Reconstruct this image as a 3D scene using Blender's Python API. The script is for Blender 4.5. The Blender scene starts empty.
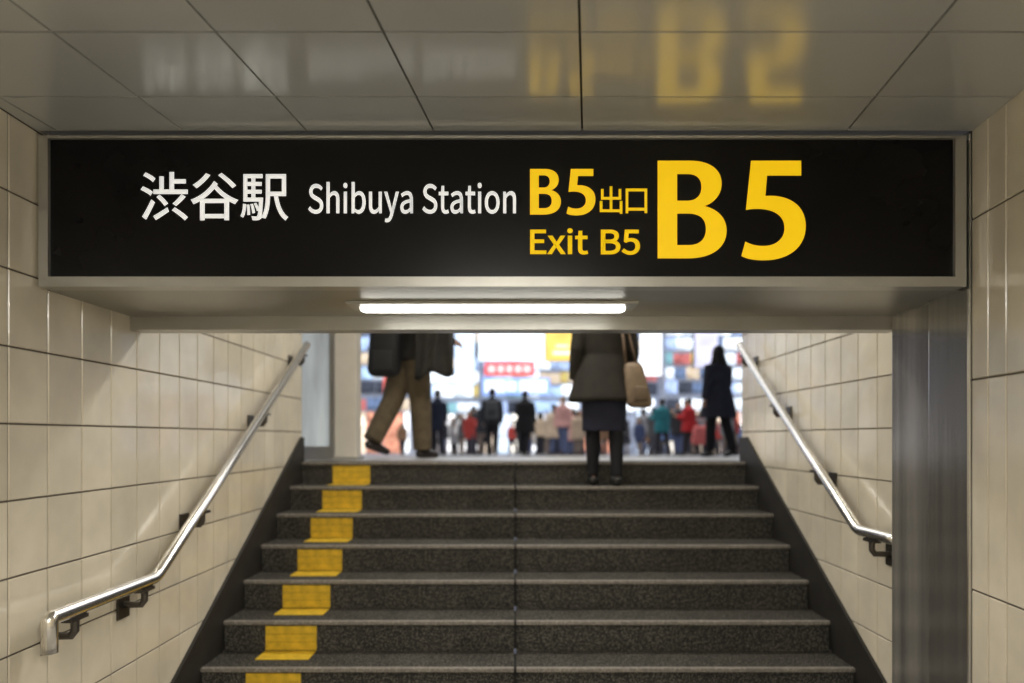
import bpy, bmesh, math, random, os
from mathutils import Vector, Matrix
random.seed(7)
C = bpy.context.scene.collection
R = 0.177; T = 0.298; CAMZ = 1.569; LAND = 1.376
F0 = LAND - 8*R
XL, XR = -1.736, 1.864
bpy.context.scene.view_settings.view_transform = 'Standard'
def ground(d): return LAND - 0.0245*max(0, d-6.9)
# Blender's own bundled sans face (falls back to the default face if it is not there)
SANS = None
try:
    fdir = bpy.utils.system_resource('DATAFILES', path='fonts')
    for nm in sorted(os.listdir(fdir)):
        if 'CJK' in nm: SANS = bpy.data.fonts.load(os.path.join(fdir, nm)); break
except Exception as e:
    print("font fallback", e)

# ---------------------------------------------------------------- materials
def mat(name, col, rough=0.5, metal=0.0, emit=0.0, var=0.0, vscale=8.0, bump=0.0, bscale=60, stretch=None,
        island=0.0, col2=None, speck=None, coat=0.0, spec=0.5, emcol=None, aniso=0):
    m = bpy.data.materials.new(name); m.use_nodes = True
    nt = m.node_tree; b = nt.nodes["Principled BSDF"]; L = nt.links.new
    b.inputs["Roughness"].default_value = rough; b.inputs["Metallic"].default_value = metal
    b.inputs["Specular IOR Level"].default_value = spec
    b.inputs["Coat Weight"].default_value = coat
    if aniso: b.inputs["Anisotropic"].default_value = aniso
    tc = nt.nodes.new("ShaderNodeTexCoord"); mp = nt.nodes.new("ShaderNodeMapping")
    L(tc.outputs["Object"], mp.inputs[0])
    if stretch: mp.inputs["Scale"].default_value = stretch
    nz = nt.nodes.new("ShaderNodeTexNoise"); nz.inputs["Scale"].default_value = vscale; nz.inputs["Detail"].default_value = 4
    L(mp.outputs[0], nz.inputs["Vector"])
    rp = nt.nodes.new("ShaderNodeMapRange"); L(nz.outputs["Fac"], rp.inputs[0])
    rp.inputs[1].default_value = 0.3; rp.inputs[2].default_value = 0.7
    rp.inputs[3].default_value = 1-var; rp.inputs[4].default_value = 1+var
    mul = nt.nodes.new("ShaderNodeVectorMath"); mul.operation = 'SCALE'
    base = nt.nodes.new("ShaderNodeRGB"); base.outputs[0].default_value = (*col, 1)
    src = base.outputs[0]
    if speck:
        v = nt.nodes.new("ShaderNodeTexNoise"); v.inputs["Scale"].default_value = speck[1]; v.inputs["Detail"].default_value = 2
        L(tc.outputs["Object"], v.inputs["Vector"])
        cr = nt.nodes.new("ShaderNodeMapRange"); L(v.outputs["Fac"], cr.inputs[0])
        cr.inputs[1].default_value = 0.5; cr.inputs[2].default_value = 0.62
        mx = nt.nodes.new("ShaderNodeMix"); mx.data_type = 'RGBA'
        L(cr.outputs[0], mx.inputs[0]); L(src, mx.inputs[6]); mx.inputs[7].default_value = (*speck[0], 1)
        src = mx.outputs[2]
    if col2:
        v = nt.nodes.new("ShaderNodeTexVoronoi"); v.inputs["Scale"].default_value = col2[1]
        L(mp.outputs[0], v.inputs["Vector"])
        bw = nt.nodes.new("ShaderNodeRGBToBW"); L(v.outputs["Color"], bw.inputs[0])
        mx = nt.nodes.new("ShaderNodeMix"); mx.data_type = 'RGBA'; mx.blend_type = 'MULTIPLY'
        mx.inputs[0].default_value = col2[0]
        L(src, mx.inputs[6]); L(bw.outputs[0], mx.inputs[7]); src = mx.outputs[2]
    L(src, mul.inputs[0])
    f = rp.outputs[0]
    if island:
        g = nt.nodes.new("ShaderNodeNewGeometry"); r2 = nt.nodes.new("ShaderNodeMapRange")
        L(g.outputs["Random Per Island"], r2.inputs[0]); r2.inputs[3].default_value = 1-island; r2.inputs[4].default_value = 1+island
        mm = nt.nodes.new("ShaderNodeMath"); mm.operation = 'MULTIPLY'; L(f, mm.inputs[0]); L(r2.outputs[0], mm.inputs[1]); f = mm.outputs[0]
    L(f, mul.inputs["Scale"]); L(mul.outputs[0], b.inputs["Base Color"])
    if emit:
        b.inputs["Emission Strength"].default_value = emit
        if emcol: b.inputs["Emission Color"].default_value = (*emcol, 1)
        else: L(mul.outputs[0], b.inputs["Emission Color"])
    if bump:
        n2 = nt.nodes.new("ShaderNodeTexNoise"); n2.inputs["Scale"].default_value = bscale; L(mp.outputs[0], n2.inputs["Vector"])
        bp = nt.nodes.new("ShaderNodeBump"); bp.inputs["Strength"].default_value = bump; bp.inputs["Distance"].default_value = 0.01
        L(n2.outputs["Fac"], bp.inputs["Height"]); L(bp.outputs[0], b.inputs["Normal"])
    return m

M_tile = mat("cream_tile", (0.71, 0.65, 0.53), 0.18, var=0.10, vscale=4, island=0.07, bump=0.25, bscale=8, coat=0.2)
M_grout = mat("dark_grout", (0.12, 0.10, 0.08), 0.9, var=0.1)
M_gran = mat("dark_granite", (0.034, 0.033, 0.030), 0.8, speck=((0.16, 0.15, 0.13), 120), var=0.15, vscale=4, bump=0.1, bscale=150, spec=0.1)
M_nose = mat("granite_nosing", (0.20, 0.18, 0.155), 0.55, speck=((0.34, 0.31, 0.27), 110), var=0.1)
M_skirt = mat("black_granite", (0.022, 0.02, 0.018), 0.55, var=0.2, vscale=10)
M_floor = mat("floor_granite", (0.34, 0.325, 0.30), 0.35, speck=((0.42, 0.40, 0.36), 120), var=0.1)
M_yel = mat("yellow_strip", (0.74, 0.49, 0.03), 0.6, var=0.2, vscale=20)
M_steel = mat("stainless_steel", (0.86, 0.84, 0.80), 0.22, metal=1, var=0.05, vscale=5, stretch=(1, 1, 20))
M_brush = mat("brushed_steel", (0.50, 0.49, 0.47), 0.2, metal=0.9, var=0.12, vscale=6, stretch=(7, 7, 0.15))
M_brush2 = mat("brushed_steel_light", (0.52, 0.505, 0.48), 0.22, metal=0.8, var=0.28, vscale=3, stretch=(5, 5, 0.1))
M_frame = mat("sign_frame_steel", (0.48, 0.47, 0.44), 0.35, metal=0.7, var=0.05)
M_soff = mat("soffit_metal", (0.34, 0.33, 0.30), 0.33, metal=0.7, var=0.08, vscale=3)
M_ceil = mat("ceiling_panel", (0.60, 0.615, 0.61), 0.2, metal=0.3, var=0.05, vscale=2, island=0.04)
M_dark = mat("dark_void", (0.02, 0.018, 0.016), 0.9, var=0.1)
M_brk = mat("dark_bracket", (0.10, 0.09, 0.08), 0.4, metal=0.8, var=0.1)
M_face = mat("sign_black", (0.006, 0.0058, 0.0065), 0.25, var=0.05, spec=0.2)
M_white = mat("sign_white", (0.78, 0.78, 0.76), 0.5, emit=0.70, var=0.02)
M_gold = mat("sign_yellow", (0.82, 0.51, 0.003), 0.5, emit=0.70, var=0.02)
M_lamp = mat("lamp_diffuser", (1, 0.98, 0.9), 0.5, emit=7, var=0.01)
M_tube = mat("added_lamp_tube", (1, 0.97, 0.9), 0.5, emit=14, var=0.01)
M_plaster = mat("plaster", (0.5, 0.47, 0.4), 0.8, var=0.05)
M_pave = mat("pavement", (0.42, 0.42, 0.42), 0.4, var=0.12, vscale=1.5, bump=0.1)
M_skin = mat("skin", (0.55, 0.33, 0.22), 0.5, var=0.05)
M_hair = mat("black_hair", (0.012, 0.009, 0.008), 0.45, var=0.3, vscale=40, stretch=(4, 4, 0.4))
M_eye = mat("eye_dark", (0.01, 0.008, 0.008), 0.2, var=0.05)
M_lip = mat("lip", (0.4, 0.12, 0.1), 0.5, var=0.05)

# ---------------------------------------------------------------- mesh helpers
def box(bm, x0, x1, y0, y1, z0, z1, mi=0):
    v = [bm.verts.new(p) for p in [(x0,y0,z0),(x1,y0,z0),(x1,y1,z0),(x0,y1,z0),(x0,y0,z1),(x1,y0,z1),(x1,y1,z1),(x0,y1,z1)]]
    fs = []
    for q in [(0,3,2,1),(4,5,6,7),(0,1,5,4),(1,2,6,5),(2,3,7,6),(3,0,4,7)]:
        f = bm.faces.new([v[i] for i in q]); f.material_index = mi; fs.append(f)
    return v
def bevel(bm, w, seg=2):
    bmesh.ops.bevel(bm, geom=list(bm.edges), offset=w, segments=seg, affect='EDGES', profile=0.5)
def rings(bm, rr, n=16, mi=0):
    R_ = []
    for cx, cy, cz, rx, ry in rr:
        R_.append([bm.verts.new((cx+rx*math.cos(2*math.pi*i/n), cy+ry*math.sin(2*math.pi*i/n), cz)) for i in range(n)])
    for a, b in zip(R_[:-1], R_[1:]):
        for i in range(n):
            bm.faces.new((a[i], a[(i+1)%n], b[(i+1)%n], b[i])).material_index = mi
    bm.faces.new(R_[0][::-1]); bm.faces.new(R_[-1])
def tube(bm, pts, rad, n=12, flat=1.0, side=None, mi=0):
    pts = [Vector(p) for p in pts]
    if not isinstance(rad, (list, tuple)): rad = [rad]*len(pts)
    prev = None; R_ = []
    for i, p in enumerate(pts):
        if i == 0: t = pts[1]-pts[0]
        elif i == len(pts)-1: t = pts[-1]-pts[-2]
        else: t = (pts[i]-pts[i-1]).normalized()+(pts[i+1]-pts[i]).normalized()
        t.normalize()
        if prev is None:
            ref = Vector(side) if side else (Vector((1,0,0)) if abs(t.x) < 0.9 else Vector((0,0,1)))
        else: ref = prev
        a = (ref - t*ref.dot(t)).normalized(); b = t.cross(a); prev = a
        R_.append([bm.verts.new(p + a*rad[i]*math.cos(2*math.pi*k/n) + b*rad[i]*flat*math.sin(2*math.pi*k/n)) for k in range(n)])
    for a, b in zip(R_[:-1], R_[1:]):
        for k in range(n):
            bm.faces.new((a[k], a[(k+1)%n], b[(k+1)%n], b[k])).material_index = mi
    bm.faces.new(R_[0][::-1]); bm.faces.new(R_[-1])
def ball(bm, c, rx, ry, rz, seg=16):
    r = bmesh.ops.create_uvsphere(bm, u_segments=seg, v_segments=seg//2+2, radius=1)
    for v in r['verts']: v.co = Vector((c[0]+v.co.x*rx, c[1]+v.co.y*ry, c[2]+v.co.z*rz))
def tag(o, label=None, category=None, kind=None, group=None):
    if label: o["label"] = label
    if category: o["category"] = category
    if kind: o["kind"] = kind
    if group: o["group"] = group
def wloc(o):
    v = Vector((0,0,0))
    while o: v += o.location; o = o.parent
    return v
def mk(name, bm, mats, parent=None, smooth=False, origin=None, **kw):
    bmesh.ops.recalc_face_normals(bm, faces=list(bm.faces))
    me = bpy.data.meshes.new(name)
    if origin is None:
        xs = [v.co for v in bm.verts]
        lo = Vector([min(c[i] for c in xs) for i in range(3)]); hi = Vector([max(c[i] for c in xs) for i in range(3)])
        origin = Vector(((lo.x+hi.x)/2, (lo.y+hi.y)/2, lo.z))
    origin = Vector(origin)
    for v in bm.verts: v.co -= origin
    bm.to_mesh(me); bm.free()
    for m in (mats if isinstance(mats, list) else [mats]): me.materials.append(m)
    if smooth:
        for p in me.polygons: p.use_smooth = True
    o = bpy.data.objects.new(name, me); C.objects.link(o)
    if parent: o.parent = parent; o.location = origin - wloc(parent)
    else: o.location = origin
    tag(o, **kw)
    return o
def empty(name, loc, **kw):
    o = bpy.data.objects.new(name, None); o.location = loc; o.empty_display_size = 0.1; C.objects.link(o); tag(o, **kw); return o
def B(): return bmesh.new()

# ---------------------------------------------------------------- walls
def tile_wall(name, y0, y1, cols, zrows, xf, face, skew=0.0, yref=2.5, g=0.0028, depth=0.15):
    bm = B()
    def X(x, y): return x + skew*(y-yref)
    box(bm, xf-face*0.005, xf-face*depth, y0, y1, zrows[0], zrows[-1], 1)
    ys = sorted(c for c in cols if y0 < c < y1); ys = [y0]+ys+[y1]
    for a, b in zip(ys[:-1], ys[1:]):
        for c, d in zip(zrows[:-1], zrows[1:]):
            if b-a < 3*g or d-c < 3*g: continue
            s = 0.003
            o = [bm.verts.new((xf-face*0.005, yy, zz)) for yy, zz in ((a+g,c+g),(b-g,c+g),(b-g,d-g),(a+g,d-g))]
            i = [bm.verts.new((xf, yy, zz)) for yy, zz in ((a+g+s,c+g+s),(b-g-s,c+g+s),(b-g-s,d-g-s),(a+g+s,d-g-s))]
            bm.faces.new(i if face < 0 else i[::-1])
            for k in range(4): bm.faces.new((o[k], o[(k+1)%4], i[(k+1)%4], i[k]))
    for v in bm.verts: v.co.x = X(v.co.x, v.co.y)
    return mk(name, bm, [M_tile, M_grout], kind="structure")
colsL = [2.56+0.2*k for k in range(-28, 20)]
rowsL = [F0]+[0.022+0.266*k for k in range(0, 17)]
tile_wall("wall_left", -3.0, 5.6, colsL, rowsL, XL, +1)
tile_wall("wall_right", 3.06, 5.7, [2.56+0.2*k for k in range(20)], rowsL, XR, -1)
tile_wall("wall_right_near", -3.0, 2.5, [2.5-0.105*k for k in range(1, 53)], [F0, 0.36, 1.02, 1.78, 2.36, 2.685], 1.65, -1, skew=0.107)
bm = B(); box(bm, -2.0, 2.2, -3.15, -3.0, F0, 2.75); mk("wall_back", bm, M_plaster, kind="structure")
bm = B(); box(bm, -1.9, 1.9, -3.0, 3.458, F0-0.1, F0); mk("floor", bm, M_floor, kind="structure")
bm = B(); box(bm, -1.74, 2.01, 2.62, 3.1, 2.70, 3.3); mk("wall_header", bm, M_plaster, kind="structure")
bm = B()
v = box(bm, -1.9, 2.02, 3.1, 5.7, 3.1, 3.2)
for q in v:
    if q.co.y > 4: q.co.z += 1.2
mk("ceiling_stair", bm, M_plaster, kind="structure")
bm = B(); box(bm, -3.0, 3.2, 5.7, 7.6, 4.3, 4.45); mk("ceiling_canopy", bm, M_plaster, kind="structure")

# ceiling panels (joints run slightly skewed)
bm = B()
us = [-2.55, -2.1, -1.66, -1.205, -0.757, -0.298, 0.240, 1.198, 1.66]
ds = [2.5, 2.25]+[1.89-0.36*k for k in range(14)]
g = 0.0035
for a, b in zip(us[:-1], us[1:]):
    for d1, d0 in zip(ds[:-1], ds[1:]):
        def XX(u, d): return max(-1.735, u+0.107*(d-2.5))
        pts = [(XX(a+g, d0+g), d0+g), (XX(b-g, d0+g), d0+g), (XX(b-g, d1-g), d1-g), (XX(a+g, d1-g), d1-g)]
        if pts[1][0] <= -1.72: continue
        lo = [bm.verts.new((x, y, 2.681)) for x, y in pts]; hi = [bm.verts.new((x, y, 2.69)) for x, y in pts]
        bm.faces.new(lo[::-1]); bm.faces.new(hi)
        for k in range(4): bm.faces.new((lo[k], lo[(k+1)%4], hi[(k+1)%4], hi[k]))
box(bm, -1.735, 1.70, -3.0, 2.5, 2.6895, 2.76, 1)
mk("ceiling", bm, [M_ceil, M_dark], kind="structure")

# ---------------------------------------------------------------- right reveal (steel jamb)
bm = B(); box(bm, 1.645, 2.0, 2.505, 2.760, F0, 2.69); bevel(bm, 0.012, 3); mk("trim_1", bm, M_brush, kind="structure")
bm = B(); box(bm, 1.683, 2.01, 2.772, 3.095, F0, 2.20); bevel(bm, 0.008, 3); mk("trim_2", bm, M_brush2, kind="structure")

# lintel: soffit + lip
bm = B(); box(bm, XL, 1.69, 2.56, 3.1, 2.116, 2.16); mk("trim_3", bm, M_soff, kind="structure")
bm = B(); box(bm, XL, 1.72, 3.1, 3.2, 2.054, 2.70); bevel(bm, 0.003, 1); mk("trim_4", bm, M_frame, kind="structure")

# ---------------------------------------------------------------- overhead sign
sign = empty("overhead_sign", (-0.05, 2.53, 2.116), label="long black illuminated station exit sign with white and yellow lettering", category="sign")
bm = B()
x0, x1, z0, z1 = -1.725, 1.627, 2.116, 2.662
for q in [(x0, x1, z0, z0+0.036), (x0, x1, z1-0.010, z1), (x0, x0+0.034, z0+0.036, z1-0.010), (x1-0.040, x1, z0+0.036, z1-0.010)]:
    box(bm, q[0], q[1], 2.492, 2.56, q[2], q[3])
mk("frame", bm, M_frame, sign)
bm = B(); box(bm, x0+0.03, x1-0.036, 2.506, 2.555, z0+0.03, z1-0.008); mk("sign_panel", bm, M_face, sign)

def place_glyph(me, X0, X1, Z0, Z1, m, yf=2.5055):
    xs = [v.co.x for v in me.vertices]; ys = [v.co.y for v in me.vertices]
    a, b, c, d = min(xs), max(xs), min(ys), max(ys)
    bm = B(); bm.from_mesh(me)
    for v in bm.verts:
        v.co = Vector((X0+(v.co.x-a)/(b-a)*(X1-X0), yf, Z0+(v.co.y-c)/(d-c)*(Z1-Z0)))
    r = bmesh.ops.extrude_face_region(bm, geom=list(bm.faces))
    for v in [e for e in r['geom'] if isinstance(e, bmesh.types.BMVert)]: v.co.y -= 0.003
    return mk("lettering", bm, m, sign)
def curve_mesh(cu):
    o = bpy.data.objects.new("t", cu); C.objects.link(o)
    bpy.context.view_layer.update()
    dg = bpy.context.evaluated_depsgraph_get()
    me = bpy.data.meshes.new_from_object(o.evaluated_get(dg))
    bpy.data.objects.remove(o)
    return me
def text_part(body, X0, X1, Z0, Z1, m, off=0.0, font=None):
    cu = bpy.data.curves.new("t", 'FONT'); cu.body = body; cu.size = 1; cu.offset = off
    if font: cu.font = font
    return place_glyph(curve_mesh(cu), X0, X1, Z0, Z1, m)
def bz(p0, p1, p2, p3, n=14):
    out = []
    for i in range(1, n+1):
        t = i/n; s = 1-t
        out.append(tuple(s**3*p0[k]+3*s*s*t*p1[k]+3*s*t*t*p2[k]+t**3*p3[k] for k in (0, 1)))
    return out
def outline(start, segs):
    pts = [start]
    for sg in segs:
        if len(sg) == 2 and not isinstance(sg[0], tuple): pts.append(sg)
        else: pts += bz(pts[-1], *sg)
    return pts
G_B = [outline((0, 0), [(0, 1), (.29, 1), ((.47, 1), (.575, .91), (.575, .765)), ((.575, .65), (.51, .57), (.42, .535)),
                        ((.54, .505), (.62, .41), (.62, .285)), ((.62, .10), (.48, 0), (.27, 0))]),
       outline((.175, .865), [(.175, .59), (.27, .59), ((.35, .59), (.395, .65), (.395, .73)), ((.395, .82), (.35, .865), (.27, .865))]),
       outline((.175, .46), [(.175, .135), (.28, .135), ((.38, .135), (.435, .20), (.435, .30)), ((.435, .41), (.38, .46), (.27, .46))])]
G_5 = [outline((.085, 1), [(.525, 1), (.525, .85), (.225, .85), (.21, .64), ((.42, .66), (.565, .54), (.565, .335)),
                           ((.565, .11), (.41, -.015), (.20, -.015)), ((.11, -.015), (.05, 0), (0, .03)), (.035, .175), ((.08, .145), (.13, .13), (.19, .13)),
                           ((.31, .13), (.38, .21), (.38, .315)), ((.38, .44), (.29, .51), (.14, .51)), ((.10, .51), (.07, .505), (.04, .50))])]
def glyph(G, X0, X1, Z0, Z1, m):
    cu = bpy.data.curves.new("g", 'CURVE'); cu.dimensions = '2D'; cu.fill_mode = 'BOTH'
    for pts in G:
        clean = [pts[0]]
        for p in pts[1:]:
            if (p[0]-clean[-1][0])**2+(p[1]-clean[-1][1])**2 > 1e-8: clean.append(p)
        sp = cu.splines.new('POLY'); sp.points.add(len(clean)-1)
        for q, p in zip(sp.points, clean): q.co = (p[0], p[1], 0, 1)
        sp.use_cyclic_u = True
    return place_glyph(curve_mesh(cu), X0, X1, Z0, Z1, m)
text_part("渋谷駅", -1.362, -0.826, 2.358, 2.534, M_white, 0.006)
text_part("Shibuya Station", -0.754, 0.0, 2.352, 2.498, M_white, 0.003, SANS)
glyph(G_B, 0.051, 0.163, 2.380, 2.545, M_gold)
glyph(G_5, 0.183, 0.288, 2.377, 2.545, M_gold)
text_part("出", 0.304, 0.386, 2.383, 2.482, M_gold, 0.006)
text_part("口", 0.398, 0.476, 2.385, 2.474, M_gold, 0.006)
text_part("Exit", 0.051, 0.262, 2.235, 2.330, M_gold, 0.006, SANS)
text_part("B5", 0.308, 0.450, 2.234, 2.325, M_gold, 0.006, SANS)
glyph(G_B, 0.514, 0.764, 2.221, 2.575, M_gold)
glyph(G_5, 0.818, 1.051, 2.214, 2.575, M_gold)

# fluorescent lamp under soffit
lamp = empty("fluorescent_lamp", (-0.095, 2.83, 2.085), label="slim white fluorescent strip lamp glowing under the soffit", category="lamp")
bm = B(); box(bm, -0.68, 0.49, 2.75, 2.91, 2.104, 2.118); bevel(bm, 0.003, 1); mk("lamp_housing", bm, M_frame, lamp)
bm = B(); tube(bm, [(-0.635, 2.83, 2.092), (-0.62, 2.83, 2.092), (0.43, 2.83, 2.092), (0.445, 2.83, 2.092)], [0.02, 0.034, 0.034, 0.02], 16); 
for v in bm.verts: v.co.z = 2.104-(2.126-v.co.z)*0.42+0.008
mk("lamp_diffuser", bm, M_lamp, lamp, smooth=True)

# ---------------------------------------------------------------- staircase
stair = empty("staircase", (0.064, 3.458, F0), label="flight of dark speckled granite steps climbing to street level", category="stairs")
XJ = -0.005; GJ = 0.007
d0 = 5.544; NZ = 0.022; ND = 0.03
for k in range(7, -1, -1):
    dn = d0 - T*k; z = LAND - R*k
    dep = T + 0.02 if k > 0 else 0.3
    bm = B()
    for a, b in ((XL+0.015, XJ-GJ), (XJ+GJ, XR-0.015)):
        box(bm, a, b, dn+0.014, dn+dep, z-R, z-NZ)
        box(bm, a, b, dn+ND, dn+dep, z-NZ, z)
    box(bm, XJ-GJ, XJ+GJ, dn+0.03, dn+dep-0.02, z-R+0.01, z-0.012, 1)
    st = mk("step", bm, [M_gran, M_dark], stair)
    bm = B()
    for a, b in ((XL+0.015, XJ-GJ), (XJ+GJ, XR-0.015)):
        box(bm, a, b, dn, dn+ND, z-NZ, z+0.001)
    bevel(bm, 0.003, 1)
    mk("nosing", bm, M_nose, st)
    bm = B()
    if k > 0:
        for j in range(3):
            a = dn+0.145+j*0.052
            box(bm, -1.475, -1.175, a, a+0.048, z, z+0.004)
    for j in range(3):
        a = z-0.030-j*0.048
        box(bm, -1.475, -1.175, dn+0.010, dn+0.014, a-0.046, a)
    mk("tactile_strip", bm, M_yel, label="yellow ribbed guide strip laid on one granite step" if k else "yellow ribbed guide strip at the top step edge", category="floor marking", group="yellow strips on the stairs")

# sloped skirtings
sl = R/T
def nz(d): return LAND - (d0-d)*sl
for nm, xa, xb, ya, yb in (("baseboard_left", XL, XL+0.018, 3.3, 5.6), ("baseboard_right", XR-0.018, XR, 3.3, 5.7)):
    bm = B()
    prof = [(ya, F0), (yb, nz(yb)-0.35), (yb, LAND+0.2), (d0, LAND+0.2), (ya, nz(ya)+0.2)]
    A = [bm.verts.new((xa, y, z)) for y, z in prof]; Bv = [bm.verts.new((xb, y, z)) for y, z in prof]
    bm.faces.new(A); bm.faces.new(Bv[::-1])
    for i in range(5): bm.faces.new((A[i], A[(i+1)%5], Bv[(i+1)%5], Bv[i]))
    mk(nm, bm, M_skirt, kind="structure")

# ---------------------------------------------------------------- handrails
def rail(label, path, brs, xw, s, radii):
    bm = B()
    pts = []
    P = [Vector(p) for p in path]
    pts.append(P[0])
    for i in range(1, len(P)-1):
        a = (P[i-1]-P[i]).normalized(); b = (P[i+1]-P[i]).normalized()
        r = radii[i-1]
        for t in (0, .25, .5, .75, 1):
            p0 = P[i]+a*r; p1 = P[i]+b*r
            pts.append(p0*(1-t)**2 + P[i]*2*t*(1-t) + p1*t*t)
    pts.append(P[-1])
    tube(bm, pts, 0.027, 20)
    o = mk("handrail", bm, M_steel, smooth=True, label=label, category="handrail")
    for (d, z) in brs:
        bm = B()
        box(bm, min(xw, xw+s*0.010), max(xw, xw+s*0.010), d-0.045, d+0.045, z-0.16, z-0.04)
        bevel(bm, 0.002, 1)
        tube(bm, [(xw+s*0.004, d, z-0.10), (xw+s*0.085, d, z-0.10), (xw+s*0.1, d, z-0.08), (xw+s*0.1, d, z-0.022)], 0.015, 10)
        box(bm, xw+s*0.1-0.02, xw+s*0.1+0.02, d-0.05, d+0.05, z-0.040, z-0.026)
        mk("bracket", bm, M_brk, o, label="dark metal wall bracket")
    return o
xl = XL+0.1; xr = XR-0.1
sL = (2.30-0.935)/(5.4-3.135)
def zl(d): return 0.935 if d < 3.135 else 0.935+(d-3.135)*sL
rail("stainless steel handrail with level end, mounted on tiled wall", [(xl, 2.42, 0.815), (xl, 2.42, 0.935), (xl, 3.135, 0.935), (xl, 5.4, 2.30)],
     [(d, zl(d)) for d in (2.56, 3.04, 3.6, 4.5, 5.3)], XL, 1, (0.012, 0.034))
sR = (2.31-1.094)/(5.46-3.56)
def zr(d): return 1.094 if d < 3.56 else 1.094+(d-3.56)*sR
rail("stainless steel handrail sloping up tiled wall beside steel jamb", [(xr+0.1, 3.22, 1.094), (xr, 3.22, 1.094), (xr, 3.56, 1.094), (xr, 5.46, 2.31)],
     [(d, zr(d)) for d in (3.42, 4.05, 4.7, 5.35)], XR, -1, (0.034, 0.034))

# ---------------------------------------------------------------- landing, ground, exit posts
bm = B(); box(bm, -4, 4.2, 5.845, 6.9, LAND-0.2, LAND); mk("floor_landing", bm, M_pave, kind="structure")
bm = B(); v = box(bm, -30, 30, 6.9, 50, LAND-0.3, LAND)
for q in v:
    if q.co.y > 10 and q.co.z > LAND-0.1: q.co.z = ground(50)
    elif q.co.y > 10: q.co.z = ground(50)-0.3
mk("floor_plaza", bm, M_pave, kind="structure")
M_pil = mat("cream_pillar", (0.62, 0.57, 0.48), 0.4, emit=0.12, var=0.05)  # faint emission brightens the pillar, light put into the material
bm = B(); box(bm, -1.58, -1.39, 6.0, 6.2, LAND, 4.3); bevel(bm, 0.008, 2)
pl = mk("pillar", bm, M_pil, label="cream clad square pillar at the stair exit", category="pillar")
bm = B(); box(bm, -1.60, -1.37, 5.98, 6.22, LAND, LAND+0.03); mk("pillar_base", bm, M_frame, pl)
M_panel = mat("pale_blue_panel", (0.55, 0.60, 0.62), 0.3, emit=0.3, var=0.3, vscale=2, stretch=(3, 3, 0.6))
pn = empty("poster_case", (-1.9, 6.1, LAND), label="pale blue backlit wall case beside the pillar", category="display case")
bm = B(); box(bm, -2.3, -1.64, 6.08, 6.14, LAND+0.12, 3.6); mk("lit_panel", bm, M_panel, pn)
bm = B()
for q in ((-2.34, -2.3, LAND, 3.64), (-1.64, -1.60, LAND, 3.64), (-2.3, -1.64, LAND, LAND+0.12), (-2.3, -1.64, 3.6, 3.64)):
    box(bm, q[0], q[1], 6.06, 6.16, q[2], q[3])
mk("case_frame", bm, M_frame, pn)

# ---------------------------------------------------------------- people
def remesh(bm, vox, sm=3):
    bmesh.ops.recalc_face_normals(bm, faces=list(bm.faces))
    me = bpy.data.meshes.new("tmp"); bm.to_mesh(me); bm.free()
    o = bpy.data.objects.new("tmp", me); C.objects.link(o)
    m = o.modifiers.new("r", 'REMESH'); m.mode = 'VOXEL'; m.voxel_size = vox; m.use_smooth_shade = True
    if sm:
        s = o.modifiers.new("s", 'SMOOTH'); s.iterations = sm; s.factor = 0.5
    bpy.context.view_layer.update()
    dg = bpy.context.evaluated_depsgraph_get()
    me2 = bpy.data.meshes.new_from_object(o.evaluated_get(dg))
    bpy.data.objects.remove(o); bpy.data.meshes.remove(me)
    for p in me2.polygons: p.use_smooth = True
    return me2
pc = {}
def cm(col, rough=0.8, emit=0):
    key = (col, rough)
    if key not in pc: pc[key] = mat("fabric", col, rough, var=0.2, vscale=12, bump=0.2, bscale=40)
    return pc[key]
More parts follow.
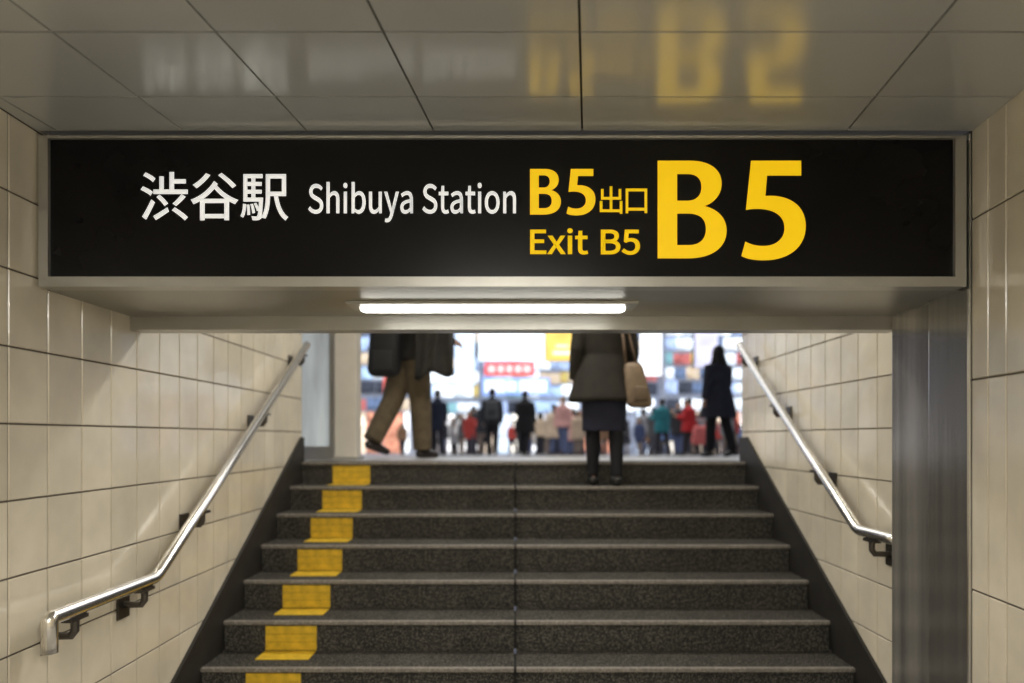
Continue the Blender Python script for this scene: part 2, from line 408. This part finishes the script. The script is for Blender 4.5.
def person(loc, head, H, legs, arms, top, bottom, label, hem=0.80, flare=0.0, skirt=None, hair='short', shoe=(0.02,0.02,0.02),
           vox=0.012, bulk=1.0, lean=0.0, group=None, topname="jacket", face=True, loose=0.0):
    s = H/1.7
    def fk_leg(sx, a, kb):
        a = math.radians(a); kb = math.radians(kb)
        h = Vector((sx*0.09, 0, 0.93)); k = h+Vector((0, math.sin(a), -math.cos(a)))*0.43
        an = k+Vector((0, math.sin(a-kb), -math.cos(a-kb)))*0.42
        return h, k, an
    def fk_arm(sx, a, o, eb):
        a = math.radians(a); o = math.radians(o); eb = math.radians(eb)
        sh = Vector((sx*0.175, 0, 1.385)); d = Vector((sx*math.sin(o), math.sin(a)*math.cos(o), -math.cos(a)*math.cos(o)))
        e = sh+d*0.28; d2 = Vector((sx*math.sin(o)*0.4, math.sin(a+eb), -math.cos(a+eb))).normalized()
        return sh, e, e+d2*0.25, d2
    LG = [fk_leg(-1, *legs[0]), fk_leg(1, *legs[1])]
    low = min(l[2].z for l in LG); dz = 0.085-low
    LG = [tuple(p+Vector((0,0,dz)) for p in l) for l in LG]
    def up(p): return p+Vector((0, (p.z-0.93)*math.tan(math.radians(lean)), dz))
    AR = [tuple([up(p) if i < 3 else p for i, p in enumerate(fk_arm(sx, *a))]) for sx, a in zip((-1, 1), arms)]
    def lr(z, rx, ry, dy=0): 
        q = up(Vector((0, dy, z))); return (q.x, q.y, q.z, rx, ry)
    feet = []
    for (h, k, an) in LG:
        shin = (an-k).normalized(); tilt = max(0.0, -shin.y)
        toe = Vector((an.x, an.y+0.17, max(0.028, an.z-0.06-tilt*0.1)))
        heel = Vector((an.x, an.y-0.045, an.z-0.045))
        feet.append((heel, toe))
    sc = Matrix.Scale(s, 4)
    bm = B()
    rings(bm, [lr(0.84,.12,.09), lr(0.90,.155,.11), lr(0.97,.16,.11), lr(1.08,.13,.09), lr(1.22,.15,.10), lr(1.34,.165,.10), lr(1.40,.13,.08), lr(1.45,.06,.055), lr(1.54,.05,.055,.01)])
    for (h, k, an), (heel, toe) in zip(LG, feet):
        tube(bm, [h, h.lerp(k,.4), k, k.lerp(an,.35), an], [.085,.078,.052,.055,.036])
        tube(bm, [heel, an.lerp(toe,.35)-Vector((0,0,.02)), toe], [.034,.038,.022])
    for sh, e, w, d2 in AR:
        tube(bm, [sh, sh.lerp(e,.5), e, e.lerp(w,.3), w], [.052,.045,.036,.036,.025])
        sd = 1 if sh.x > 0 else -1
        fwd = Vector((0,1,0)); fwd = (fwd-d2*fwd.dot(d2)).normalized(); lat = d2.cross(fwd)
        inn = lat if lat.x*sd < 0 else -lat
        palm = w+d2*0.08
        tube(bm, [w, w+d2*.03, palm], [.024,.036,.038], flat=0.45, side=fwd)
        for j, ln in enumerate((.068,.078,.072,.056)):
            b0 = palm-d2*.01+fwd*(.027-.018*j); b1 = b0+d2*ln*.5+inn*.008; b2 = b1+d2*ln*.4+inn*.022
            tube(bm, [b0, b1, b2], [.0095,.009,.0075], n=8)
        t0 = w+d2*.03+fwd*.028; tube(bm, [t0, t0+d2*.03+fwd*.022+inn*.006, t0+d2*.058+fwd*.028+inn*.014], [.012,.011,.008], n=8)
    hc = up(Vector((0, .02, 1.595)))
    rings(bm, [(hc.x, hc.y+.015, hc.z-.112, .030,.035), (hc.x, hc.y+.012, hc.z-.09, .048,.062), (hc.x, hc.y+.005, hc.z-.05, .064,.08), (hc.x, hc.y, hc.z, .073,.092),
               (hc.x, hc.y-.003, hc.z+.045, .072,.09), (hc.x, hc.y-.005, hc.z+.08, .055,.07), (hc.x, hc.y-.005, hc.z+.103, .02,.03)])
    tube(bm, [hc+Vector((0,.085,.012)), hc+Vector((0,.1,-.02)), hc+Vector((0,.105,-.035)), hc+Vector((0,.082,-.045))], [.009,.012,.014,.01], n=8)
    for sx in (-1, 1): ball(bm, hc+Vector((sx*.076, -.005, -.01)), .010, .02, .032, 10)
    bm.transform(sc)
    me = remesh(bm, vox*0.75, 1); me.materials.append(M_skin); me.name = "person"
    p = bpy.data.objects.new("person", me); C.objects.link(p); p.location = loc; p.rotation_euler = (0, 0, math.radians(head))
    tag(p, label=label, category="person", group=group)
    def child(nm, bm, m, v=vox, sm=3, rm=True):
        bm.transform(sc)
        if rm: me = remesh(bm, v, sm)
        else:
            me = bpy.data.meshes.new(nm); bm.to_mesh(me); bm.free()
            for q in me.polygons: q.use_smooth = True
        me.name = nm; me.materials.append(m)
        o = bpy.data.objects.new(nm, me); C.objects.link(o); o.parent = p; return o
    bm = B()
    rings(bm, [lr(0.82,.13,.105), lr(0.90,.172,.125), lr(0.98,.172,.122), lr(1.04,.15,.108)])
    for (h, k, an) in LG:
        q = loose
        if skirt is None: tube(bm, [h, h.lerp(k,.4), k, k.lerp(an,.45), an-Vector((0,0,.01))], [.104+q*.3,.098+q,.08+q,.074+q,.066+q])
        else: tube(bm, [h, h.lerp(k,.4), k, k.lerp(an,.35), an-Vector((0,0,.01))], [.09,.085,.06,.062,.044])
    child("trousers" if skirt is None else "tights", bm, cm(bottom))
    for heel, toe in feet:
        bm = B()
        tube(bm, [heel+Vector((0,-.005,.03)), heel+Vector((0,.005,0)), heel.lerp(toe,.45)+Vector((0,0,.008)), toe+Vector((0,0,.0)), toe+Vector((0,.02,-.004))], [.03,.044,.046,.034,.02])
        child("shoe", bm, cm(shoe, 0.4), v=0.01, sm=2)
    if skirt:
        bm = B(); hz, rx, col = skirt
        rings(bm, [lr(hz,rx,rx*.75), lr(hz+.02,rx*1.01,rx*.76), lr((hz+.98)/2,rx*1.02,rx*.78), lr(.94,.18,.13), lr(1.06,.145,.105)], n=28)
        child("skirt", bm, cm(col))
    bm = B(); b = bulk
    hw = .185*b+flare
    rings(bm, [lr(hem,hw*.97,hw*.7), lr(hem+.02,hw,hw*.72), lr((hem+1.05)/2,(hw+.18*b)/2+.005,.135*b+flare*.3), lr(1.06,.165*b,.125*b), lr(1.22,.182*b,.132*b), lr(1.35,.19*b,.125*b), lr(1.415,.14*b,.095*b), lr(1.46,.085,.08), lr(1.50,.072,.072)], n=28)
    for sh, e, w, d2 in AR:
        tube(bm, [sh+Vector((0,0,.0)), sh.lerp(e,.5), e, e.lerp(w,.5), w], [.072*b,.068*b,.06*b,.055*b,.045*b])
    child(topname, bm, cm(top))
    bm = B()
    ball(bm, hc+Vector((0,-.022,.028)), .086, .094, .098, 20)
    if hair == 'long':
        tube(bm, [hc+Vector((0,-.03,.03)), hc+Vector((0,-.055,-.06)), hc+Vector((0,-.085,-.17)), hc+Vector((0,-.11,-.30)), hc+Vector((0,-.12,-.38))], [.088,.098,.108,.10,.06], flat=0.6, side=(1,0,0))
        for sx in (-1,1): tube(bm, [hc+Vector((sx*.07,-.02,.03)), hc+Vector((sx*.088,-.02,-.07)), hc+Vector((sx*.11,.0,-.19)), hc+Vector((sx*.11,.03,-.26))], [.03,.038,.038,.015])
    else:
        ball(bm, hc+Vector((0,-.05,-.035)), .068, .05, .06, 14)
    child("hair", bm, M_hair, v=0.011, sm=2)
    if face:
        for sx in (-1,1):
            bm = B(); ball(bm, hc+Vector((sx*.03,.083,.002)), .012,.008,.007, 10); child("eye", bm, M_eye, rm=False)
        bm = B(); ball(bm, hc+Vector((0,.082,-.068)), .022,.01,.007, 10); child("mouth", bm, M_lip, rm=False)
    return p

def rbox(bm, x0, x1, y0, y1, z0, z1, taper=0.0, bev=0.03, shear=0.0):
    b2 = B(); v = box(b2, x0, x1, y0, y1, z0, z1)
    for q in v:
        if q.co.z > (z0+z1)/2:
            q.co.x = (x0+x1)/2+(q.co.x-(x0+x1)/2)*(1-taper)+shear; q.co.y = (y0+y1)/2+(q.co.y-(y0+y1)/2)*(1-taper)
    bevel(b2, bev, 3)
    me = bpy.data.meshes.new("t"); b2.to_mesh(me); b2.free(); bm.from_mesh(me); bpy.data.meshes.remove(me)

# person striding across the landing
person((-1.03, 6.72, LAND), -42, 1.76, ((-19, 14), (7, 4)), ((12, 8, 15), (15, 10, 70)), (0.030,0.028,0.026), (0.14,0.105,0.06),
       "person in loose khaki trousers and dark jacket striding across landing", hem=0.90, flare=0.0, bulk=1.12, vox=0.01, shoe=(0.03,0.022,0.018), loose=.022)
bm = B(); rbox(bm, -1.40, -1.08, 6.38, 6.56, 2.14, 2.64, 0.10, 0.08, 0.02)
bag = mk("shoulder_bag", bm, cm((0.012,0.012,0.013), 0.6), smooth=True, label="large black soft shoulder bag carried by walking person", category="bag")
bm = B(); rbox(bm, -1.33, -1.13, 6.35, 6.39, 2.19, 2.38, 0.05, 0.015); mk("pocket", bm, cm((0.02,0.02,0.021), 0.6), bag, smooth=True)
bm = B(); tube(bm, [(-1.34, 6.48, 2.54), (-1.28, 6.48, 2.72), (-1.12, 6.53, 2.88), (-1.06, 6.51, 2.74), (-1.10, 6.48, 2.54)], 0.016, 8, flat=.4); mk("strap", bm, cm((0.012,0.012,0.013), 0.6), bag, smooth=True)
bm = B()
n = 26; A = []
for i in range(n+1):
    t = i/n; row = []
    for j in range(9):
        u = j/8
        x = -0.95+0.36*t+0.03*math.sin(u*3+t*4); y = 6.38+0.02*math.sin(t*17)+0.03*math.sin(t*7+1)*u
        z = 2.64-0.52*u+0.05*u*t-0.03*math.sin(t*9)
        row.append(bm.verts.new((x, y, z)))
    for j in range(9):
        u = 1-j/8
        x = -0.95+0.36*t; y = 6.48+0.02*math.sin(t*15+1); z = 2.64-0.40*u
        row.append(bm.verts.new((x, y, z)))
    A.append(row)
m = len(A[0])
for a, b in zip(A[:-1], A[1:]):
    for j in range(m): bm.faces.new((a[j], a[(j+1)%m], b[(j+1)%m], b[j]))
bm.faces.new(A[0]); bm.faces.new(A[-1][::-1])
mk("draped_coat", bm, cm((0.040,0.038,0.034), 0.85), smooth=True, label="dark grey coat folded over the walking person's arm", category="coat")

# woman climbing onto second step
wz = LAND-R
person((0.69, 5.40, wz), 0, 1.62, ((4, 6), (-5, 3)), ((-4, 10, 15), (2, 11, 45)), (0.017,0.0135,0.008), (0.008,0.008,0.012),
       "person in dark olive coat, navy skirt and black tights climbing stairs", hem=0.68, flare=0.115, bulk=1.0, skirt=(0.44, 0.18, (0.02,0.022,0.045)),
       hair='long', vox=0.009, topname="coat")
bm = B(); rbox(bm, 0.84, 1.05, 5.20, 5.31, 1.80, 2.15, 0.35, 0.05, -0.06)
hb = mk("handbag", bm, cm((0.24,0.175,0.115), 0.6), smooth=True, label="taupe leather handbag hanging from the climbing person's shoulder", category="bag")
bm = B(); tube(bm, [(0.84, 5.26, 2.10), (0.82, 5.25, 2.30), (0.80, 5.31, 2.53), (0.84, 5.37, 2.55), (0.88, 5.31, 2.32), (0.93, 5.27, 2.10)], 0.012, 8, flat=.5); mk("strap", bm, cm((0.15,0.10,0.065), 0.6), hb, smooth=True)
bm = B(); rbox(bm, 0.89, 1.00, 5.185, 5.21, 1.85, 1.96, 0.05, 0.01); mk("pocket", bm, cm((0.18,0.13,0.085), 0.6), hb, smooth=True)

# woman with long hair
person((2.86, 9.75, ground(9.75)), 30, 1.56, ((9, 5), (-9, 12)), ((-8, 18, 15), (14, 18, 60)), (0.030,0.033,0.052), (0.012,0.012,0.016),
       "person with long black hair in a dark navy coat walking away", hem=0.60, flare=0.09, bulk=1.28, hair='long', topname="coat")
W = ((10, 4), (-13, 10)); S = ((2, 2), (-2, 2)); AW = ((-14, 8, 10), (14, 8, 20)); AS = ((0, 8, 8), (2, 8, 10)); AP = ((10, 10, 95), (5, 8, 10))
person((-2.0, 17.6, ground(17.6)), 10, 1.68, W, AW, (0.015,0.02,0.045), (0.015,0.015,0.025), "person in navy coat walking away across plaza", hem=0.65, flare=.03, vox=.016, topname="coat")
person((-0.60, 17.4, ground(17.4)), 0, 1.70, W, AS, (0.03,0.032,0.04), (0.02,0.02,0.025), "person in charcoal jacket wearing a grey backpack", vox=.016, bulk=1.2)
gg = ground(17.4)
bm = B(); rbox(bm, -0.77, -0.43, 17.04, 17.23, gg+0.93, gg+1.38, 0.12, 0.05)
bp = mk("backpack", bm, cm((0.12,0.125,0.13), 0.8), smooth=True, label="grey backpack worn by person standing in the plaza", category="backpack")
bm = B(); rbox(bm, -0.71, -0.49, 17.0, 17.06, gg+0.99, gg+1.17, 0.05, 0.02); mk("pocket", bm, cm((0.07,0.075,0.08), 0.8), bp, smooth=True)
person((0.23, 17.6, ground(17.6)), -15, 1.66, W, AP, (0.012,0.012,0.014), (0.012,0.012,0.016), "person in long black coat standing on the plaza", hem=0.6, flare=.05, bulk=1.25, vox=.016, topname="coat")
person((4.15, 19.6, ground(19.6)), 20, 1.62, W, AP, (0.02,0.20,0.24), (0.03,0.03,0.04), "person in teal jacket standing on the plaza", bulk=1.3, hem=.7, vox=.018)
person((4.72, 18.8, ground(18.8)), 60, 1.56, W, AP, (0.50,0.02,0.025), (0.03,0.025,0.03), "person in bright red jacket on the plaza", bulk=1.55, hem=0.72, flare=.03, vox=.018)
gr = ground(18.3)
bm = B(); rbox(bm, 4.60, 5.16, 18.0, 18.3, gr+0.30, gr+0.80, 0.25, 0.09)
rb = mk("tote_bag", bm, cm((0.65,0.15,0.14), 0.7), smooth=True, label="coral red tote bag beside person in red jacket", category="bag")
bm = B(); tube(bm, [(4.76, 18.15, gr+0.78), (4.80, 18.2, gr+0.96), (4.92, 18.25, gr+1.01), (5.0, 18.15, gr+0.78)], 0.014, 8); mk("strap", bm, cm((0.45,0.08,0.08), 0.7), rb, smooth=True)
cols = [((0.03,0.03,0.035),"black coat"), ((0.025,0.03,0.04),"charcoal coat"), ((0.08,0.08,0.09),"grey coat"), ((0.75,0.72,0.68),"white jacket"), ((0.50,0.06,0.05),"red sweater"),
        ((0.60,0.47,0.34),"beige coat"), ((0.04,0.06,0.14),"navy jacket"), ((0.25,0.25,0.27),"grey parka"), ((0.25,0.14,0.08),"brown coat"), ((0.12,0.2,0.4),"blue jacket"),
        ((0.65,0.35,0.32),"pink coat"), ((0.02,0.02,0.025),"black down jacket"), ((0.7,0.69,0.7),"pale coat")]
rnd = random.Random(31)
spots = []
tries = 0
placed = [(-2.0,17.6),(-0.6,17.4),(0.23,17.6),(4.15,19.6),(4.72,18.8),(4.9,18.2)]
while len(spots) < 76 and tries < 8000:
    tries += 1
    d = rnd.uniform(20.5, 33); t = rnd.choice([rnd.gauss(-0.075, 0.02), rnd.gauss(0.055, 0.02), rnd.gauss(0.095, 0.02), rnd.gauss(0.235, 0.04), rnd.uniform(-0.17, 0.33)])
    if d < 24 and -0.045 < t < 0.04: continue
    x = t*d
    if any((x-a)**2+(d-b)**2 < 0.80**2 for a, b in placed): continue
    placed.append((x, d)); spots.append((x, d))
for x, d in spots:
    c, lb = cols[rnd.randrange(len(cols))]
    H = rnd.uniform(1.30, 1.86); hd = rnd.choice([0, 180, 160, 200, 90, -90, 35, -40, 150])
    person((x, d, ground(d)), hd, H, W if rnd.random() < .6 else S, rnd.choice([AW, AS, AP]), c, rnd.choice([(0.05,0.05,0.07),(0.10,0.13,0.25),(0.25,0.2,0.17),(0.02,0.02,0.03)]),
           "person in "+lb+" in the street crowd", hem=rnd.uniform(.5,.86), flare=rnd.uniform(0,.08), bulk=rnd.uniform(1.05,1.4), vox=.03, lean=rnd.choice([0, 0, 6, 10]),
           hair=rnd.choice(['long','short']), group="pedestrians crowding the plaza", topname="coat", face=False)

# ---------------------------------------------------------------- street backdrop: buildings and signs
M_wallb = mat("building_cladding_glow", (0.34, 0.38, 0.47), 0.6, var=0.3, emit=0.4)  # whole cladding glows by emission, brightening the backdrop in place of street light
M_mull = mat("mullion", (0.10, 0.10, 0.12), 0.5, var=0.1)
def wm(col, e, v=0.5): return mat("lit_window", col, 0.4, emit=e, var=v, vscale=1.6, col2=(0.75, 4.0))
shops = [wm((1.0,0.82,0.64),1.8), wm((0.95,0.95,0.95),2.8), wm((0.70,0.83,1.0),2.3), wm((1.0,0.45,0.30),1.1), wm((0.40,0.38,0.40),0.8), wm((1,0.95,0.85),2.6), wm((0.35,0.40,0.52),0.9), wm((0.95,0.97,1.0),3.0)]
wins = [wm((0.50,0.70,1.0),1.8), wm((0.88,0.94,1.0),2.8), wm((0.22,0.32,0.55),1.0), wm((0.95,0.78,0.58),1.3), wm((0.12,0.14,0.20),0.5), wm((0.50,0.65,0.98),1.7), wm((0.80,0.90,1.0),2.3), wm((0.35,0.70,0.80),1.1), wm((0.85,0.25,0.25),0.9), wm((0.14,0.14,0.17),0.4), wm((0.95,0.75,0.25),1.1)]
ws = [4, 5, 2.5, 2, 2, 4, 4, 1, 1, 2, 1.2]
rb2 = random.Random(19)
def building(x0, x1, y0, h, lab):
    gz = ground(y0)-0.05
    bm = B(); box(bm, x0, x1, y0, y0+6, gz, h)
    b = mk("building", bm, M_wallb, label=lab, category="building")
    x = x0+0.05
    while x < x1-0.3:
        w = min(rb2.uniform(0.5, 1.1), x1-x-0.03)
        bm = B(); box(bm, x+.02, x+w-.03, y0-.05, y0-.002, gz+.15, gz+2.2); mk("shop_window", bm, rb2.choice(shops), b)
        x += w
    for (za, zb, wmin, wmax) in [(2.28, 2.9, .4, 1.2)]+[(3.1+q*0.72, 3.1+q*0.72+0.62, .35, 1.1) for q in range(7)]:
        if gz+zb > h: break
        x = x0+0.05
        while x < x1-0.2:
            w = min(rb2.uniform(wmin, wmax), x1-x-0.03)
            bm = B(); box(bm, x+.02, x+w-.03, y0-rb2.uniform(.05,.2), y0-.002, gz+za, gz+zb-rb2.uniform(0, .12))
            mk("window" if za > 3 else "shop_fascia", bm, rb2.choices(wins, ws)[0], b)
            x += w
    return b
building(-14, -5.2, 34, 8.0, "tall commercial building with cool lit windows")
building(-5.1, -1.9, 36, 8.2, "narrow building with bluish lit windows")
building(-1.8, 3.3, 36, 8.4, "building front carrying large illuminated signs")
building(3.4, 7.2, 35, 8.2, "building with warm lit shop windows")
building(7.3, 16, 34, 8.0, "wide building with pale lit windows")
def sign_board(x0, x1, d, z0, z1, col, e, lab, bars=None, nm="billboard"):
    m = mat("billboard_face", col, 0.5, emit=e, var=0.2, vscale=1.2)
    bm = B(); box(bm, x0-.06, x1+.06, d, d+.35, z0-.06, z1+.06)
    o = mk(nm, bm, M_mull, label=lab, category="sign")
    bm = B(); box(bm, x0-.05, x1+.05, d-.03, d-.002, z0-.05, z1+.05); mk("sign_panel", bm, m, o)
    if bars:
        c2, lst = bars; m2 = mat("billboard_marks", c2, 0.5, emit=e*1.2, var=0.05)
        bm = B()
        for a, b, c, dd in lst: box(bm, x0+(x1-x0)*a, x0+(x1-x0)*b, d-.05, d-.031, z0+(z1-z0)*c, z0+(z1-z0)*dd)
        mk("sign_graphic", bm, m2, o)
sign_board(-1.78, 1.33, 34, 5.42, 8.2, (0.80,0.92,1.0), 1.6, "large bright white advertising screen", ((0.4,0.58,0.9), [(0.05,0.95,0.02,0.06),(0.6,0.9,0.15,0.35),(0.1,0.4,0.12,0.3)]), "advertising_screen")
sign_board(1.5, 3.05, 34, 5.42, 8.0, (0.95,0.68,0.16), 0.95, "tall yellow illuminated shop sign", ((0.95,0.95,0.8), [(0.2,0.8,0.1,0.16),(0.3,0.7,0.24,0.28)]))
sign_board(-1.5, 0.85, 33.8, 4.68, 5.22, (0.85,0.12,0.14), 0.9, "red illuminated shop sign with white marks", ((1,0.7,0.7), [(0.06,0.2,0.2,0.8),(0.26,0.38,0.2,0.8),(0.44,0.56,0.2,0.8),(0.62,0.75,0.2,0.8),(0.8,0.94,0.2,0.8)]))
sign_board(-1.6, 1.6, 33.8, 3.74, 4.46, (0.30,0.45,0.95), 1.1, "pale blue-white illuminated shop sign", ((0.85,0.9,1), [(0.03,0.33,0.12,0.88),(0.36,0.5,0.2,0.8),(0.56,0.96,0.12,0.88)]))
sign_board(-2.95, -2.1, 34, 4.2, 8.0, (0.65,0.80,1.0), 1.4, "narrow pale vertical shop sign")
sign_board(6.0, 6.9, 33, 4.6, 7.6, (0.9,0.92,0.95), 1.8, "white vertical sign on a building")
sign_board(8.6, 9.6, 33, 5.0, 7.0, (0.65,0.65,0.85), 1.1, "lilac shop sign on wide building")
sign_board(-6.3, -5.6, 33, 3.6, 6.5, (0.75,0.15,0.12), 0.8, "narrow red vertical shop banner")

# ---------------------------------------------------------------- lights
def area(loc, rot, sx, sy, e, col=(1,1,1)):
    l = bpy.data.lights.new("area", 'AREA'); l.shape = 'RECTANGLE'; l.size = sx; l.size_y = sy; l.energy = e; l.color = col
    o = bpy.data.objects.new("area_light", l); o.location = loc; o.rotation_euler = rot; C.objects.link(o)
WARM = (1, 0.955, 0.87)
area((-0.1, 2.83, 2.06), (0, 0, 0), 1.1, 0.08, 10, (1, .95, .87))
for yy in (-0.7, -2.2):  # unseen corridor lamps, added and suspended so the tubes brighten the ceiling
    lp = empty("added_ceiling_lamp", (-0.1, yy, 2.60), label="added unseen fluorescent lamp hung to brighten the ceiling", category="lamp")
    bm = B(); box(bm, -0.75, 0.55, yy-0.05, yy+0.05, 2.65, 2.685); mk("lamp_housing", bm, M_frame, lp)
    bm = B(); tube(bm, [(-0.72, yy, 2.61), (0.52, yy, 2.61)], 0.035, 16); mk("lamp_diffuser", bm, M_tube, lp)
    area((-0.1, yy, 2.56), (0, 0, 0), 1.2, 0.14, 44, WARM)
area((0.06, 4.9, 3.55), (math.radians(-20), 0, 0), 2.2, 0.3, 50, WARM)
area((0.0, 6.6, 4.25), (0, 0, 0), 3, 0.5, 18, WARM)
area((0, 22, 10), (0, 0, 0), 22, 16, 1900, (1, .98, .95))
w = bpy.data.worlds.new("w"); bpy.context.scene.world = w; w.use_nodes = True
w.node_tree.nodes["Background"].inputs[0].default_value = (0.20, 0.21, 0.26, 1); w.node_tree.nodes["Background"].inputs[1].default_value = 0.5

# ---------------------------------------------------------------- camera
cam = bpy.data.cameras.new("cam"); co = bpy.data.objects.new("cam", cam); C.objects.link(co)
co.location = (0, 0, CAMZ); co.rotation_euler = (math.radians(90), 0, 0)
cam.sensor_width = 36; cam.lens = 690*36/1024; cam.shift_x = -4/1024; cam.shift_y = 96.5/1024
cam.clip_end = 200; cam.dof.use_dof = True; cam.dof.focus_distance = 2.55; cam.dof.aperture_fstop = 1.05
bpy.context.scene.camera = co
